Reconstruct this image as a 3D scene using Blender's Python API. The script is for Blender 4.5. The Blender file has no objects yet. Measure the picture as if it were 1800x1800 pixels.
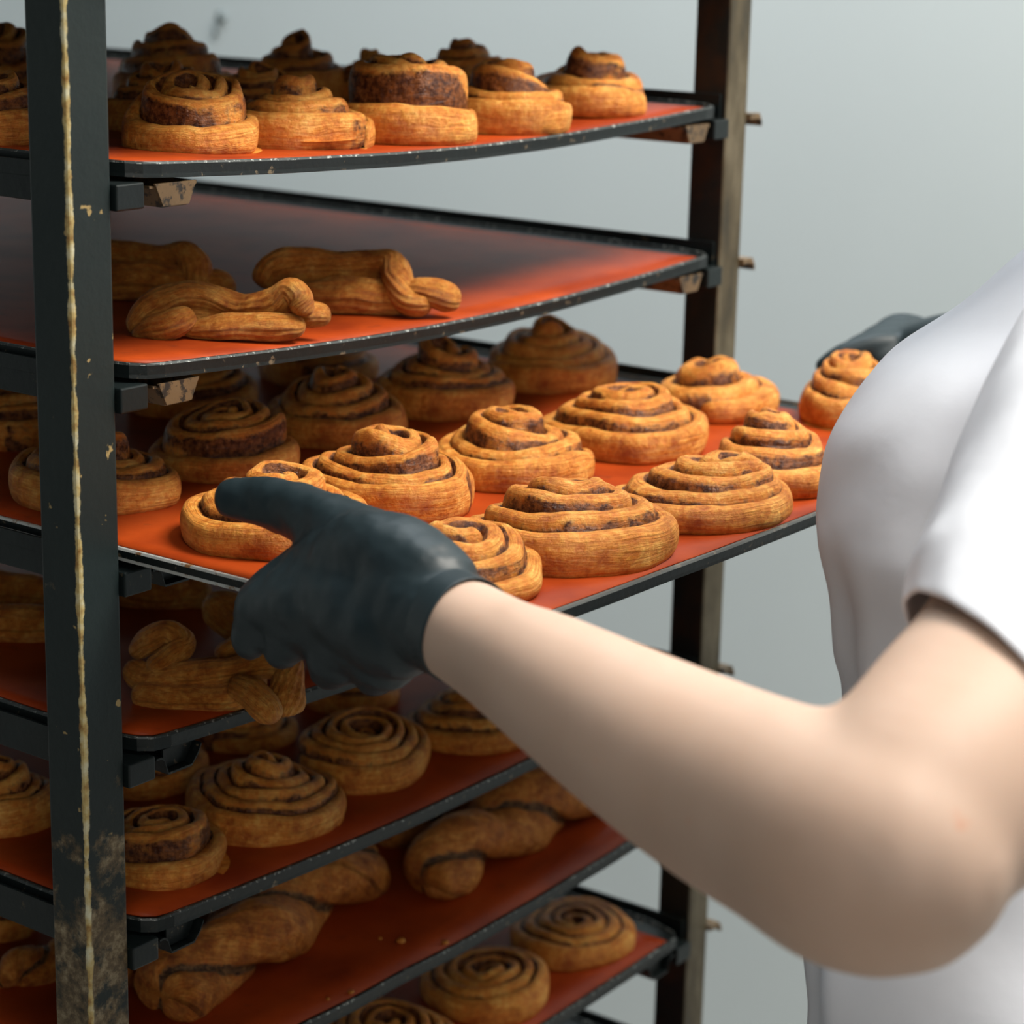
import bpy, bmesh, math, random
from mathutils import Vector, Matrix, noise
PI = math.pi
sc = bpy.context.scene

# ------------------------------------------------------------------ camera
FPX = 3967.4
ROT = Matrix(((0.59903423, -0.80040389, 0.02261866),
              (0.19184353, 0.17088905, 0.96643313),
              (0.77740212, 0.57458728, -0.2559207)))      # rows: right, up, forward
CAM = Vector((-.8351, -.8863, .1309))
cd = bpy.data.cameras.new('camera'); cam = bpy.data.objects.new('camera', cd)
sc.collection.objects.link(cam)
m = ROT.transposed(); m = Matrix([[m[i][0], m[i][1], -m[i][2]] for i in range(3)]).to_4x4()
m.translation = CAM; cam.matrix_world = m
cd.sensor_width = 36; cd.lens = FPX / 1800 * 36; cd.clip_start = .02
cd.dof.use_dof = True; cd.dof.focus_distance = 1.27; cd.dof.aperture_fstop = 7.5
sc.camera = cam
# ------------------------------------------------------------------ light
w = bpy.data.worlds.new('world'); sc.world = w; w.use_nodes = True
w.node_tree.nodes['Background'].inputs[0].default_value = (.66, .84, .92, 1)
w.node_tree.nodes['Background'].inputs[1].default_value = .055
def area(name, loc, target, size, power, col, sy=None):
    l = bpy.data.lights.new(name, 'AREA'); l.energy = power; l.size = size; l.color = col
    if sy: l.shape = 'RECTANGLE'; l.size_y = sy
    o = bpy.data.objects.new(name, l); sc.collection.objects.link(o); o.location = loc
    o.rotation_euler = (Vector(target) - Vector(loc)).to_track_quat('-Z', 'Y').to_euler()
    return o
area('ceiling_lamp', (.85, -1.05, 1.75), (.2, -.08, -.2), .9, 88, (1, .93, .83))
area('side_ceiling_lamp', (-.62, -.72, 1.85), (.1, -.1, -.2), .7, 9, (1, .94, .85))
area('window_daylight_front', (-1.75, -2.1, .42), (.25, 0, -.3), 1.1, 14, (1, .93, .84))
area('overhead_cool_fill', (.2, -1.35, 1.95), (.5, -.1, -.2), .8, 10, (.90, .95, 1))  # added cool fill from overhead; no window known at this spot
area('wall_fill_light', (.95, .55, 1.5), (1.5, .75, -.5), .9, 21, (.87, .95, 1))  # added fill to brighten the wall; no lamp known here
vs = sc.view_settings
vs.view_transform = 'Standard'; vs.look = 'None'; vs.gamma = 1; vs.exposure = 0; vs.use_curve_mapping = False

# ------------------------------------------------------------------ helpers
def at(u, v, Z):
    d = Vector(((u - 900) / FPX, (900 - v) / FPX, 1.0))
    return CAM + (ROT.transposed() @ d) * Z
def on(u, v, z):
    d = ROT.transposed() @ Vector(((u - 900) / FPX, (900 - v) / FPX, 1.0))
    return CAM + d * ((z - CAM.z) / d.z)
def depth(p): return (ROT @ (Vector(p) - CAM)).z
def link(name, bm, mat, parent=None, smooth=True):
    me = bpy.data.meshes.new(name)
    bmesh.ops.recalc_face_normals(bm, faces=bm.faces)
    bm.to_mesh(me); bm.free()
    for p in me.polygons: p.use_smooth = smooth
    for mm in (mat if isinstance(mat, (list, tuple)) else [mat]): me.materials.append(mm)
    o = bpy.data.objects.new(name, me); sc.collection.objects.link(o)
    if parent: o.parent = parent
    return o
def origin(o, p):
    """move a mesh's origin to p without moving its geometry"""
    o.data.transform(Matrix.Translation(-Vector(p))); o.location = p
    return o
def tag(o, label, cat, group=None):
    o['label'] = label; o['category'] = cat
    if group: o['group'] = group
    return o
def empty(name, loc):
    o = bpy.data.objects.new(name, None); o.empty_display_size = .02
    sc.collection.objects.link(o); o.location = loc; return o
def box(bm, x0, x1, y0, y1, z0, z1, bev=0, mi=0):
    r = bmesh.ops.create_cube(bm, size=1)
    for v in r['verts']:
        v.co = Vector(((x0 + x1) / 2 + v.co.x * (x1 - x0), (y0 + y1) / 2 + v.co.y * (y1 - y0), (z0 + z1) / 2 + v.co.z * (z1 - z0)))
    fs = set(f for v in r['verts'] for f in v.link_faces)
    for f in fs: f.material_index = mi
    if bev:
        es = list(set(e for v in r['verts'] for e in v.link_edges))
        bmesh.ops.bevel(bm, geom=es, offset=bev, segments=2, affect='EDGES', profile=.5)
def spline(pts, n):
    """Catmull-Rom through rows of numbers"""
    out = []; L = len(pts)
    for i in range(L - 1):
        p0 = pts[max(i - 1, 0)]; p1 = pts[i]; p2 = pts[i + 1]; p3 = pts[min(i + 2, L - 1)]
        for k in range(n):
            t = k / n
            out.append([.5 * ((2 * b) + (-a + c) * t + (2 * a - 5 * b + 4 * c - d) * t * t + (-a + 3 * b - 3 * c + d) * t ** 3)
                        for a, b, c, d in zip(p0, p1, p2, p3)])
    out.append(list(pts[-1])); return out

# ------------------------------------------------------------------ materials
def mat(name):
    m = bpy.data.materials.new(name); m.use_nodes = True
    nt = m.node_tree; return m, nt, nt.nodes['Principled BSDF']
def N(nt, t, **kw):
    n = nt.nodes.new(t)
    for k, v in kw.items():
        if k in n.inputs: n.inputs[k].default_value = v
        else: setattr(n, k, v)
    return n
def noi(nt, scale, detail=4, rough=.55, stretch=None, src='Object'):
    tc = N(nt, 'ShaderNodeTexCoord'); n = N(nt, 'ShaderNodeTexNoise', Scale=scale, Detail=detail, Roughness=rough)
    if stretch:
        mp = N(nt, 'ShaderNodeMapping'); mp.inputs['Scale'].default_value = stretch
        nt.links.new(tc.outputs[src], mp.inputs[0]); nt.links.new(mp.outputs[0], n.inputs[0])
    else: nt.links.new(tc.outputs[src], n.inputs[0])
    return n.outputs[0]
def ramp(nt, src, stops):
    r = N(nt, 'ShaderNodeValToRGB'); e = r.color_ramp.elements
    while len(e) < len(stops): e.new(.5)
    for i, (p, c) in enumerate(stops):
        e[i].position = p; e[i].color = (c, c, c, 1) if isinstance(c, (int, float)) else (*c, 1)
    nt.links.new(src, r.inputs[0]); return r.outputs[0]
def mix(nt, f, a, b, kind='MIX'):
    n = N(nt, 'ShaderNodeMix', data_type='RGBA', blend_type=kind)
    for i, x in ((0, f), (6, a), (7, b)):
        if hasattr(x, 'links'): nt.links.new(x, n.inputs[i])
        elif isinstance(x, (int, float)): n.inputs[i].default_value = x
        else: n.inputs[i].default_value = (*x, 1)
    return n.outputs[2]
def math_(nt, op, a, b=0.0, clamp=False):
    n = N(nt, 'ShaderNodeMath', operation=op, use_clamp=clamp)
    for i, x in ((0, a), (1, b)):
        if hasattr(x, 'links'): nt.links.new(x, n.inputs[i])
        else: n.inputs[i].default_value = x
    return n.outputs[0]
def bump(nt, bs, h, strength, dist=.002):
    b = N(nt, 'ShaderNodeBump', Strength=strength, Distance=dist)
    nt.links.new(h, b.inputs['Height']); nt.links.new(b.outputs[0], bs.inputs['Normal'])

def dough(name, light, mid, dark, filling=(.060, .015, .005), lam=.42, vs_=(1.6, 7, 1)):
    m, nt, b = mat(name)
    at_ = N(nt, 'ShaderNodeAttribute', attribute_name='filling')
    uv = N(nt, 'ShaderNodeUVMap')
    mp = N(nt, 'ShaderNodeMapping'); mp.inputs['Scale'].default_value = vs_
    nt.links.new(uv.outputs[0], mp.inputs[0])
    st = N(nt, 'ShaderNodeTexNoise', Scale=3.0, Detail=7, Roughness=.68, Distortion=.9); nt.links.new(mp.outputs[0], st.inputs[0])
    blot = noi(nt, 60, 6, .68); fine = noi(nt, 260, 4, .65)
    c = ramp(nt, blot, [(.32, dark), (.5, mid), (.66, light)])
    c = mix(nt, math_(nt, 'MULTIPLY', ramp(nt, st.outputs[0], [(.40, 1), (.52, 0)]), lam), c, dark)
    c = mix(nt, ramp(nt, fine, [(.42, .45), (.6, 0)]), c, mid, 'MULTIPLY')
    f = math_(nt, 'ADD', at_.outputs['Fac'], math_(nt, 'MULTIPLY', math_(nt, 'SUBTRACT', noi(nt, 120, 5, .7), .5), 1.3))
    f = ramp(nt, f, [(.36, 0), (.62, 1)])
    f = math_(nt, 'MULTIPLY', f, math_(nt, 'GREATER_THAN', at_.outputs['Fac'], .02))
    patch = ramp(nt, noi(nt, 210, 4, .7), [(.40, filling), (.68, (filling[0] * 5.5, filling[1] * 7.5, filling[2] * 6))])
    c = mix(nt, f, c, patch)
    nt.links.new(c, b.inputs['Base Color'])
    rg = N(nt, 'ShaderNodeMapRange'); rg.inputs[3].default_value = .52; rg.inputs[4].default_value = .26
    nt.links.new(f, rg.inputs[0]); nt.links.new(rg.outputs[0], b.inputs['Roughness'])
    b.inputs['Specular IOR Level'].default_value = .35
    b.inputs['Subsurface Weight'].default_value = 0
    h = math_(nt, 'ADD', math_(nt, 'MULTIPLY', st.outputs[0], .9), math_(nt, 'ADD', math_(nt, 'MULTIPLY', fine, .35), math_(nt, 'MULTIPLY', noi(nt, 120, 3), .5)))
    h = math_(nt, 'ADD', h, math_(nt, 'MULTIPLY', blot, .8)); bump(nt, b, h, .85, .0026)
    return m
M_bun = dough('cinnamon_bun_dough', (.92, .51, .125), (.78, .335, .055), (.42, .118, .014))
M_puff = dough('puff_pastry', (.90, .49, .115), (.74, .31, .050), (.38, .11, .014), lam=.75, vs_=(2.0, 14, 1))
M_twist = dough('nut_twist_dough', (.86, .40, .085), (.64, .235, .036), (.26, .072, .010), (.05, .018, .008))

def black_metal(name, base, worn, amount, rough=.42, scale=70):
    m, nt, b = mat(name)
    c = mix(nt, ramp(nt, noi(nt, 9, 5), [(.4, 0), (.65, 1)]), base, [x * 1.5 for x in base])
    c = mix(nt, ramp(nt, noi(nt, scale, 6, .65), [(amount, 0), (amount + .06, 1)]), c, worn)
    nt.links.new(c, b.inputs['Base Color']); b.inputs['Roughness'].default_value = rough
    b.inputs['Metallic'].default_value = .25
    bump(nt, b, noi(nt, 160, 4), .25, .001); return m
M_black = black_metal('black_enamelled_steel', (.006, .0105, .011), (.12, .09, .05), .66)
M_tray = black_metal('blackened_tray_steel', (.006, .0095, .010), (.17, .13, .08), .62, .42, 150)
M_rim = black_metal('worn_tray_edge', (.025, .030, .030), (.36, .38, .36), .56, .40, 300)
M_bright = black_metal('scratched_bare_edge', (.42, .44, .43), (.24, .13, .06), .56, .30, 90)
M_under = black_metal('sooty_underside', (.006, .009, .009), (.03, .03, .03), .75, .6)
M_tab = black_metal('worn_runner_end', (.14, .09, .045), (.03, .025, .02), .52, .45, 110)

def post_mat(name, ridge, old, brown_lit=False):
    m, nt, b = mat(name)
    tc = N(nt, 'ShaderNodeTexCoord'); sp = N(nt, 'ShaderNodeSeparateXYZ'); nt.links.new(tc.outputs['Object'], sp.inputs[0])
    base = mix(nt, ramp(nt, noi(nt, 6, 4), [(.4, 0), (.65, 1)]), (.0085, .0165, .0175), (.014, .022, .021))
    specks = ramp(nt, noi(nt, 65, 3, .5), [(.69, 0), (.71, 1)])
    c = mix(nt, specks, base, (.33, .24, .10))
    # rust and flour crust climbing from below
    lo = N(nt, 'ShaderNodeMapRange'); lo.inputs[1].default_value = old[0]; lo.inputs[2].default_value = old[1]
    lo.inputs[3].default_value = 0; lo.inputs[4].default_value = .34
    nt.links.new(sp.outputs[2], lo.inputs[0])
    crust = math_(nt, 'ADD', noi(nt, 26, 7, .7), lo.outputs[0])
    crust = ramp(nt, crust, [(.66, 0), (.74, 1)])
    cc = ramp(nt, noi(nt, 110, 6, .7), [(.36, (.022, .020, .014)), (.52, (.12, .085, .045)), (.7, (.30, .25, .16))])
    c = mix(nt, crust, c, cc)
    # worn ridge at the corner that faces out
    e = math_(nt, 'MAXIMUM', math_(nt, 'SUBTRACT', sp.outputs[0], ridge[0]), math_(nt, 'SUBTRACT', sp.outputs[1], ridge[1]))
    e = math_(nt, 'ADD', e, math_(nt, 'MULTIPLY', math_(nt, 'SUBTRACT', noi(nt, 55, 6, .7), .5), .0075))
    edge = ramp(nt, math_(nt, 'MULTIPLY', e, 100), [(.17, 1), (.27, 0)])
    ec = ramp(nt, noi(nt, 80, 4), [(.35, (.24, .12, .03)), (.48, (.46, .36, .15)), (.66, (.60, .60, .44))])
    c = mix(nt, edge, c, ec)
    if brown_lit:  # worn brown front face painted lighter as if lit, rusty other faces darker
        ff = math_(nt, 'LESS_THAN', math_(nt, 'SUBTRACT', sp.outputs[1], ridge[1]), .0012)
        bc = ramp(nt, noi(nt, 30, 6, .65, (1, 1, .35)), [(.32, (.018, .018, .014)), (.5, (.070, .055, .030)), (.68, (.15, .125, .08))])
        rc = ramp(nt, noi(nt, 22, 5, .6), [(.46, (.009, .012, .011)), (.66, (.040, .018, .008))])
        c = mix(nt, ff, rc, bc)
    nt.links.new(c, b.inputs['Base Color']); b.inputs['Roughness'].default_value = .5
    b.inputs['Specular IOR Level'].default_value = .35
    bump(nt, b, noi(nt, 150, 5), .3, .001); return m
M_grey = black_metal('scuffed_front_rim', (.085, .095, .093), (.22, .20, .17), .58, .4, 150)
def mat_red():
    m, nt, b = mat('red_silicone')
    c = ramp(nt, noi(nt, 14, 4), [(.35, (.24, .028, .005)), (.6, (.38, .052, .007))])
    c = mix(nt, ramp(nt, noi(nt, 60, 5), [(.66, 0), (.72, .4)]), c, (.10, .025, .012))
    nt.links.new(c, b.inputs['Base Color']); b.inputs['Roughness'].default_value = .42
    b.inputs['Specular IOR Level'].default_value = .16
    bump(nt, b, noi(nt, 500, 2), .12, .0005); return m
M_mat = mat_red()
def simple(name, a, c2, scale, rough, bs=0, spec=.5, det=4, dist=.001):
    m, nt, b = mat(name)
    nt.links.new(ramp(nt, noi(nt, scale, det), [(.35, a), (.65, c2)]), b.inputs['Base Color'])
    b.inputs['Roughness'].default_value = rough; b.inputs['Specular IOR Level'].default_value = spec
    if bs: bump(nt, b, noi(nt, scale * 6, 4), bs, dist)
    return m
M_wall = simple('painted_wall', (.66, .735, .755), (.69, .765, .785), 1.5, .7, .1)
M_floor = simple('floor_tile', (.34, .33, .31), (.40, .38, .36), 8, .5)
M_glove = simple('black_nitrile', (.011, .022, .027), (.015, .027, .033), 12, .45, .15, .38)
M_shirt = simple('white_cotton', (.79, .82, .89), (.82, .85, .92), 20, .85, .2, .2)
M_trouser = simple('dark_cotton', (.03, .03, .04), (.05, .05, .06), 30, .8)
M_hair = simple('brown_hair', (.06, .03, .015), (.10, .05, .02), 60, .5)
M_eye = simple('eye_white', (.8, .8, .8), (.75, .75, .75), 5, .2)
M_wire = simple('bare_steel_wire', (.45, .46, .42), (.30, .28, .22), 60, .35)
def skin_mat():
    m, nt, b = mat('fair_skin')
    c = ramp(nt, noi(nt, 12, 4), [(.3, (.54, .375, .285)), (.7, (.60, .44, .35))])
    c = mix(nt, ramp(nt, noi(nt, 55, 2), [(.70, 0), (.78, .35)]), c, (.62, .24, .13))
    nt.links.new(c, b.inputs['Base Color']); b.inputs['Roughness'].default_value = .55
    b.inputs['Subsurface Weight'].default_value = .15
    b.inputs['Subsurface Radius'].default_value = (.012, .005, .003)
    b.inputs['Specular IOR Level'].default_value = .3
    return m
M_skin = skin_mat()

# ------------------------------------------------------------------ room
def struct(name, bm, m):
    o = link(name, bm, m, smooth=False); o['kind'] = 'structure'; return o
FLOOR = -1.34
bm = bmesh.new(); box(bm, -3.2, 1.6, -3.4, 3.2, FLOOR - .1, FLOOR); struct('floor', bm, M_floor)
bm = bmesh.new(); box(bm, 1.5, 1.6, -3.4, 3.2, FLOOR, 1.6); wr = struct('wall_right', bm, M_wall)
bm = bmesh.new(); box(bm, -3.2, 1.5, 3.1, 3.2, FLOOR, 1.6); struct('wall_back', bm, M_wall)
# small plugged screw hole with a chipped rim high on the wall
pt = None
d = at(393, 40, 1.0) - CAM; pt = CAM + d * ((1.5 - CAM.x) / d.x)
bm = bmesh.new()
bmesh.ops.create_cone(bm, segments=14, radius1=.009, radius2=.007, depth=.006, cap_ends=True, matrix=Matrix.Translation(pt + Vector((-.003, 0, .008))) @ Matrix.Rotation(PI / 2, 4, 'Y'))
bmesh.ops.create_cone(bm, segments=10, radius1=.005, radius2=.004, depth=.004, cap_ends=True, matrix=Matrix.Translation(pt + Vector((-.002, .012, -.014))) @ Matrix.Rotation(PI / 2, 4, 'Y'))
o = link('wall_plug', bm, simple('grey_plug', (.22, .27, .28), (.3, .34, .35), 90, .6)); origin(o, pt)
tag(o, 'small grey screw plug on the pale wall above the top left buns', 'wall plug')

# ------------------------------------------------------------------ rack
W = .62; P = .030; D = .70
LEV = {0: .110, 1: -.0005, 2: -.1105, 3: -.2145, 4: -.328, 5: -.441, 6: -.5535, 7: -.6655, 8: -.777}
SAG = {0: .011, 1: .011, 2: .012, 3: .003, 4: .010, 5: .010, 6: .010, 7: .004, 8: .008}
rack = empty('bakery_rack', (W / 2, D / 2, FLOOR))
tag(rack, 'tall black steel bakery rack on wheels holding trays of pastries', 'rack')
RO = Vector(rack.location)
def rpart(name, bm, m, parent=None, smooth=False):
    o = link(name, bm, m, smooth=smooth)
    for v in o.data.vertices: v.co -= RO
    o.parent = parent or rack
    return o
ZT = .42; ZB = FLOOR + .11
for nm, x0, y0 in (('a', -P, 0), ('b', W, 0), ('c', -P, D), ('d', W, D)):
    bm = bmesh.new(); box(bm, x0, x0 + P, y0, y0 + P, ZB, ZT, .0016)
    old = {'a': (-.30 - RO.z, -.50 - RO.z), 'b': (.4 - RO.z, -.75 - RO.z), 'c': (-.3 - RO.z, -.8 - RO.z), 'd': (-.3 - RO.z, -.8 - RO.z)}[nm]
    mm = post_mat('post_paint_' + nm, (x0 - RO.x, y0 - RO.y), old, nm == 'b')
    o = rpart('post', bm, mm)
    if nm == 'a': o['label'] = 'near post with a worn pale corner edge'
for nm, y0 in (('front', 0), ('back', D)):
    bm = bmesh.new(); box(bm, 0, W, y0 + .002, y0 + P - .002, ZT - .03, ZT - .002, .0015); rpart('top_bar', bm, M_black)
    bm = bmesh.new(); box(bm, 0, W, y0 + .002, y0 + P - .002, ZB, ZB + .03, .0015); rpart('bottom_bar', bm, M_black)
for x0 in (-P, W):
    bm = bmesh.new(); box(bm, x0 + .002, x0 + P - .002, P, D, ZT - .03, ZT - .002, .0015); rpart('top_bar', bm, M_black)
    bm = bmesh.new(); box(bm, x0 + .002, x0 + P - .002, P, D, ZB, ZB + .03, .0015); rpart('bottom_bar', bm, M_black)
    for y0 in (0, D):
        bm = bmesh.new()
        bmesh.ops.create_cone(bm, segments=28, radius1=.045, radius2=.045, depth=.028, cap_ends=True, matrix=Matrix.Translation((x0 + P / 2, y0 + P / 2, FLOOR + .0455)) @ Matrix.Rotation(PI / 2, 4, 'Y'))
        wl = rpart('caster_wheel', bm, M_under, smooth=False)
        bm = bmesh.new(); box(bm, x0 - .006, x0 + P + .006, y0 + .002, y0 + P - .002, FLOOR + .088, ZB + .001, .002)
        for s in (x0 - .006, x0 + P + .002): box(bm, s, s + .004, y0 + .004, y0 + P - .004, FLOOR + .04, FLOOR + .09)
        rpart('caster_fork', bm, M_black)
def prism_y(bm, prof, y0, y1, th=None):
    """closed polygon in XZ extruded along Y"""
    a = [bm.verts.new((x, y0, z)) for x, z in prof]; b = [bm.verts.new((x, y1, z)) for x, z in prof]
    n = len(prof)
    for i in range(n): bm.faces.new((a[i], a[(i + 1) % n], b[(i + 1) % n], b[i]))
    bm.faces.new(a[::-1]); bm.faces.new(b)
def trough(bm, xs, zs, y0, y1, th=.0013):
    """bent sheet with the section xs, zs"""
    up = [(x, z) for x, z in zip(xs, zs)]
    dn = [(x, z - th) for x, z in zip(xs, zs)][::-1]
    prism_y(bm, up + dn, y0, y1)
for k, z in LEV.items():
    zr = z - .0105
    for s in (0, 1):
        mx = (lambda x: x) if s == 0 else (lambda x: W - x)
        bm = bmesh.new()
        a, b_ = sorted((mx(0.0005), mx(.021)))
        box(bm, a, b_, -.0035, D, zr - .0155, zr - .0012, .001)
        if s == 1: box(bm, W - .003, W - .0005, .004, D, zr - .002, z + .006, .0005)
        else: box(bm, .0003, .0022, .032, D, zr - .002, z - .004)
        r = rpart('tray_runner', bm, M_black)
        bm = bmesh.new()
        wire = k >= 3
        if wire: xs = [mx(x) for x in (.0235, .0275, .0300, .0330, .0520, .0570, .0600)]; zs = [zr - q for q in (.0045, .0045, .0065, .0155, .0155, .0100, .0045)]
        else: xs = [mx(x) for x in (.0260, .0300, .0350, .0540, .0590, .0620)]; zs = [zr - q for q in (.0040, .0045, .0150, .0150, .0060, .0035)]
        trough(bm, xs, zs, -.002, D - .01)
        if not wire:
            pr = [(mx(x), zr - q) for x, q in ((.0290, .0030), (.0350, .0155), (.0545, .0155), (.0605, .0030))]
            prism_y(bm, pr, -.0035, -.002)
        else:
            pr = [(mx(x), zr - q) for x, q in ((.0345, .0035), (.0345, .0150), (.0520, .0150), (.0590, .0035))]
            prism_y(bm, pr, .004, .0055)
        g = rpart('guide_channel', bm, M_tab if not wire else M_tray, r)
        if s == 1:
            bm = bmesh.new()
            trough(bm, [W + P - .001, W + P + .012, W + P + .016], [zr + .001, zr + .001, zr - .005], -.004, .016, .004)
            rpart('outer_lug', bm, M_tab, r)

# ------------------------------------------------------------------ trays and mats
TX0, TX1 = .006, .614
def tray_z(k, x): return LEV[k] - SAG[k] * math.sin(PI * max(0, min(1, (x - TX0) / (TX1 - TX0)))) 
PULL = -.245
tray_words = {0: 'above the top row of buns, highest in the rack', 1: 'highest in view, sagging under its tall buns',
    2: 'half empty with three knotted pastries at its near end', 3: 'pulled halfway out of the rack by gloved hands',
    4: 'just below the pulled-out tray, holding knotted pastries', 5: 'under the knotted pastries, with dark coiled buns along its front',
    6: 'holding nut-filled twists, its front edge wavy', 7: 'with flat round coils by the lower right corner', 8: 'lowest in view at the bottom edge'}
mat_words = {0: 'above the top row of buns', 1: 'under the tall buns of the highest tray in view', 2: 'half bare with a grey sheen behind three knotted pastries',
    3: 'bright orange in the light, under the buns of the pulled-out tray', 4: 'in shade below the gloved hand, under the knotted pastries', 5: 'in shade under the dark coiled buns',
    6: 'dark and dotted with crumbs, under the nut twists', 7: 'under the flat coils at the lower right', 8: 'bare, at the bottom edge of the photo'}
for k in LEV:
    Y0 = PULL if k == 3 else -.004; Y1 = Y0 + .70
    hs = .0085 if k != 3 else .0072
    ch = .017 if k != 3 else .010
    wav = .0016 if k == 6 else .0004
    def zf(x, y):
        return tray_z(k, x) + wav * noise.noise(Vector((x * 14, y * 9, k * 7)))
    nx, ny = 44, 20
    def outline(i, j, ins=0):
        x = TX0 + ins + (TX1 - TX0 - 2 * ins) * i / nx; y = Y0 + ins + (Y1 - Y0 - 2 * ins) * j / ny
        # chamfered corners
        for cx, cy in ((TX0, Y0), (TX1, Y0), (TX0, Y1), (TX1, Y1)):
            dx = abs(x - cx); dy = abs(y - cy)
            if dx + dy < ch + ins:
                s = (ch + ins - dx - dy) / 2
                x += s * (1 if cx == TX0 else -1); y += s * (1 if cy == Y0 else -1)
        return x, y
    bm = bmesh.new()
    g = [[None] * (ny + 1) for _ in range(nx + 1)]
    for i in range(nx + 1):
        for j in range(ny + 1):
            x, y = outline(i, j, .0035); g[i][j] = bm.verts.new((x, y, zf(x, y) - .0022))
    for i in range(nx):
        for j in range(ny):
            bm.faces.new((g[i][j], g[i + 1][j], g[i + 1][j + 1], g[i][j + 1]))
    ring = [(i, 0) for i in range(nx)] + [(nx, j) for j in range(ny)] + [(i, ny) for i in range(nx, 0, -1)] + [(0, j) for j in range(ny, 0, -1)]
    prev = [g[i][j] for i, j in ring]
    for (ins, dz, mi) in ((.0028, 0.0, 1), (.0008, 0.0, 1), (0, -.0012, 1), (.0002, -hs * .75, 0), (0, -hs, 2), (.0016, -hs - .0004, 2), (.006, -.0042, 2)):
        cur = []
        for i, j in ring:
            x, y = outline(i, j, ins); cur.append(bm.verts.new((x, y, zf(x, y) + dz)))
        n = len(ring)
        for q in range(n):
            f = bm.faces.new((prev[q], prev[(q + 1) % n], cur[(q + 1) % n], cur[q])); f.material_index = 4 if (k == 3 and mi and ring[q][0] == 0) else mi
        prev = cur
    # underside
    g2 = {}
    for q, (i, j) in enumerate(ring): g2[(i, j)] = prev[q]
    for i in range(1, nx):
        for j in range(1, ny):
            x, y = outline(i, j, .006); g2[(i, j)] = bm.verts.new((x, y, zf(x, y) - .0042))
    for i in range(nx):
        for j in range(ny):
            f = bm.faces.new((g2[(i, j)], g2[(i, j + 1)], g2[(i + 1, j + 1)], g2[(i + 1, j)])); f.material_index = 3
    o = link('baking_tray', bm, [M_tray, M_grey if k == 3 else M_rim, M_tray, M_under, M_bright], smooth=False)
    origin(o, (.31, (Y0 + Y1) / 2, LEV[k]))
    tag(o, 'black baking tray ' + tray_words[k], 'baking tray', 'baking trays in the rack')
    bm = bmesh.new(); mx0, mx1, my0, my1 = TX0 + .005, TX1 - .026, Y0 + .0045, Y1 - .02
    nx2, ny2 = 48, 24; g = [[None] * (ny2 + 1) for _ in range(nx2 + 1)]
    for i in range(nx2 + 1):
        for j in range(ny2 + 1):
            x = mx0 + (mx1 - mx0) * i / nx2; y = my0 + (my1 - my0) * j / ny2
            if (x - TX0) + (y - Y0) < ch + .008:
                s = (ch + .008 - (x - TX0) - (y - Y0)) / 2; x += s; y += s
            g[i][j] = bm.verts.new((x, y, zf(x, y) - .0010 + .0002 * noise.noise(Vector((x * 40, y * 40, k)))))
    for i in range(nx2):
        for j in range(ny2): bm.faces.new((g[i][j], g[i + 1][j], g[i + 1][j + 1], g[i][j + 1]))
    o = link('silicone_mat', bm, M_mat)
    origin(o, (.31, (Y0 + Y1) / 2, LEV[k]))
    sd = o.modifiers.new('thickness', 'SOLIDIFY'); sd.thickness = .0008; sd.offset = -1
    tag(o, 'red silicone baking mat ' + mat_words[k], 'baking mat', 'red silicone mats on the trays')

# ------------------------------------------------------------------ cinnamon buns
def put_uv(bm, uvs):
    l = bm.loops.layers.uv.new('UVMap')
    for f in bm.faces:
        for lp in f.loops: lp[l].uv = uvs.get(lp.vert, (0, 0))
def finish(o, fill):
    a = o.data.attributes.new('filling', 'FLOAT', 'POINT'); a.data.foreach_set('value', fill)
# tiers: list of (t, height fraction) of the crest from the outer rim (0) to the centre (1)
TIERS = {
 'cone':  [(0, .44), (.22, .50), (.30, .60), (.55, .66), (.7, .80), (.85, .93), (1, 1)],
 'collar':[(0, .42), (.20, .46), (.27, .82), (.5, .88), (.75, .95), (1, 1)],
 'low':   [(0, .46), (.22, .58), (.34, .74), (.6, .90), (.85, 1), (1, .96)],
 'flat':  [(0, .66), (.3, .88), (.6, 1.0), (1, .93)],
 'hat':   [(0, .46), (.3, .58), (.52, .64), (.60, .88), (.8, .96), (1, 1)],
 'stack': [(0, .30), (.25, .50), (.5, .70), (.75, .88), (1, 1)],
}
def lerp_t(tab, t):
    for (a, x), (b, y) in zip(tab, tab[1:]):
        if t <= b:
            s = (t - a) / (b - a); s = s * s * (3 - 2 * s); return x + (y - x) * s
    return tab[-1][1]
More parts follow.
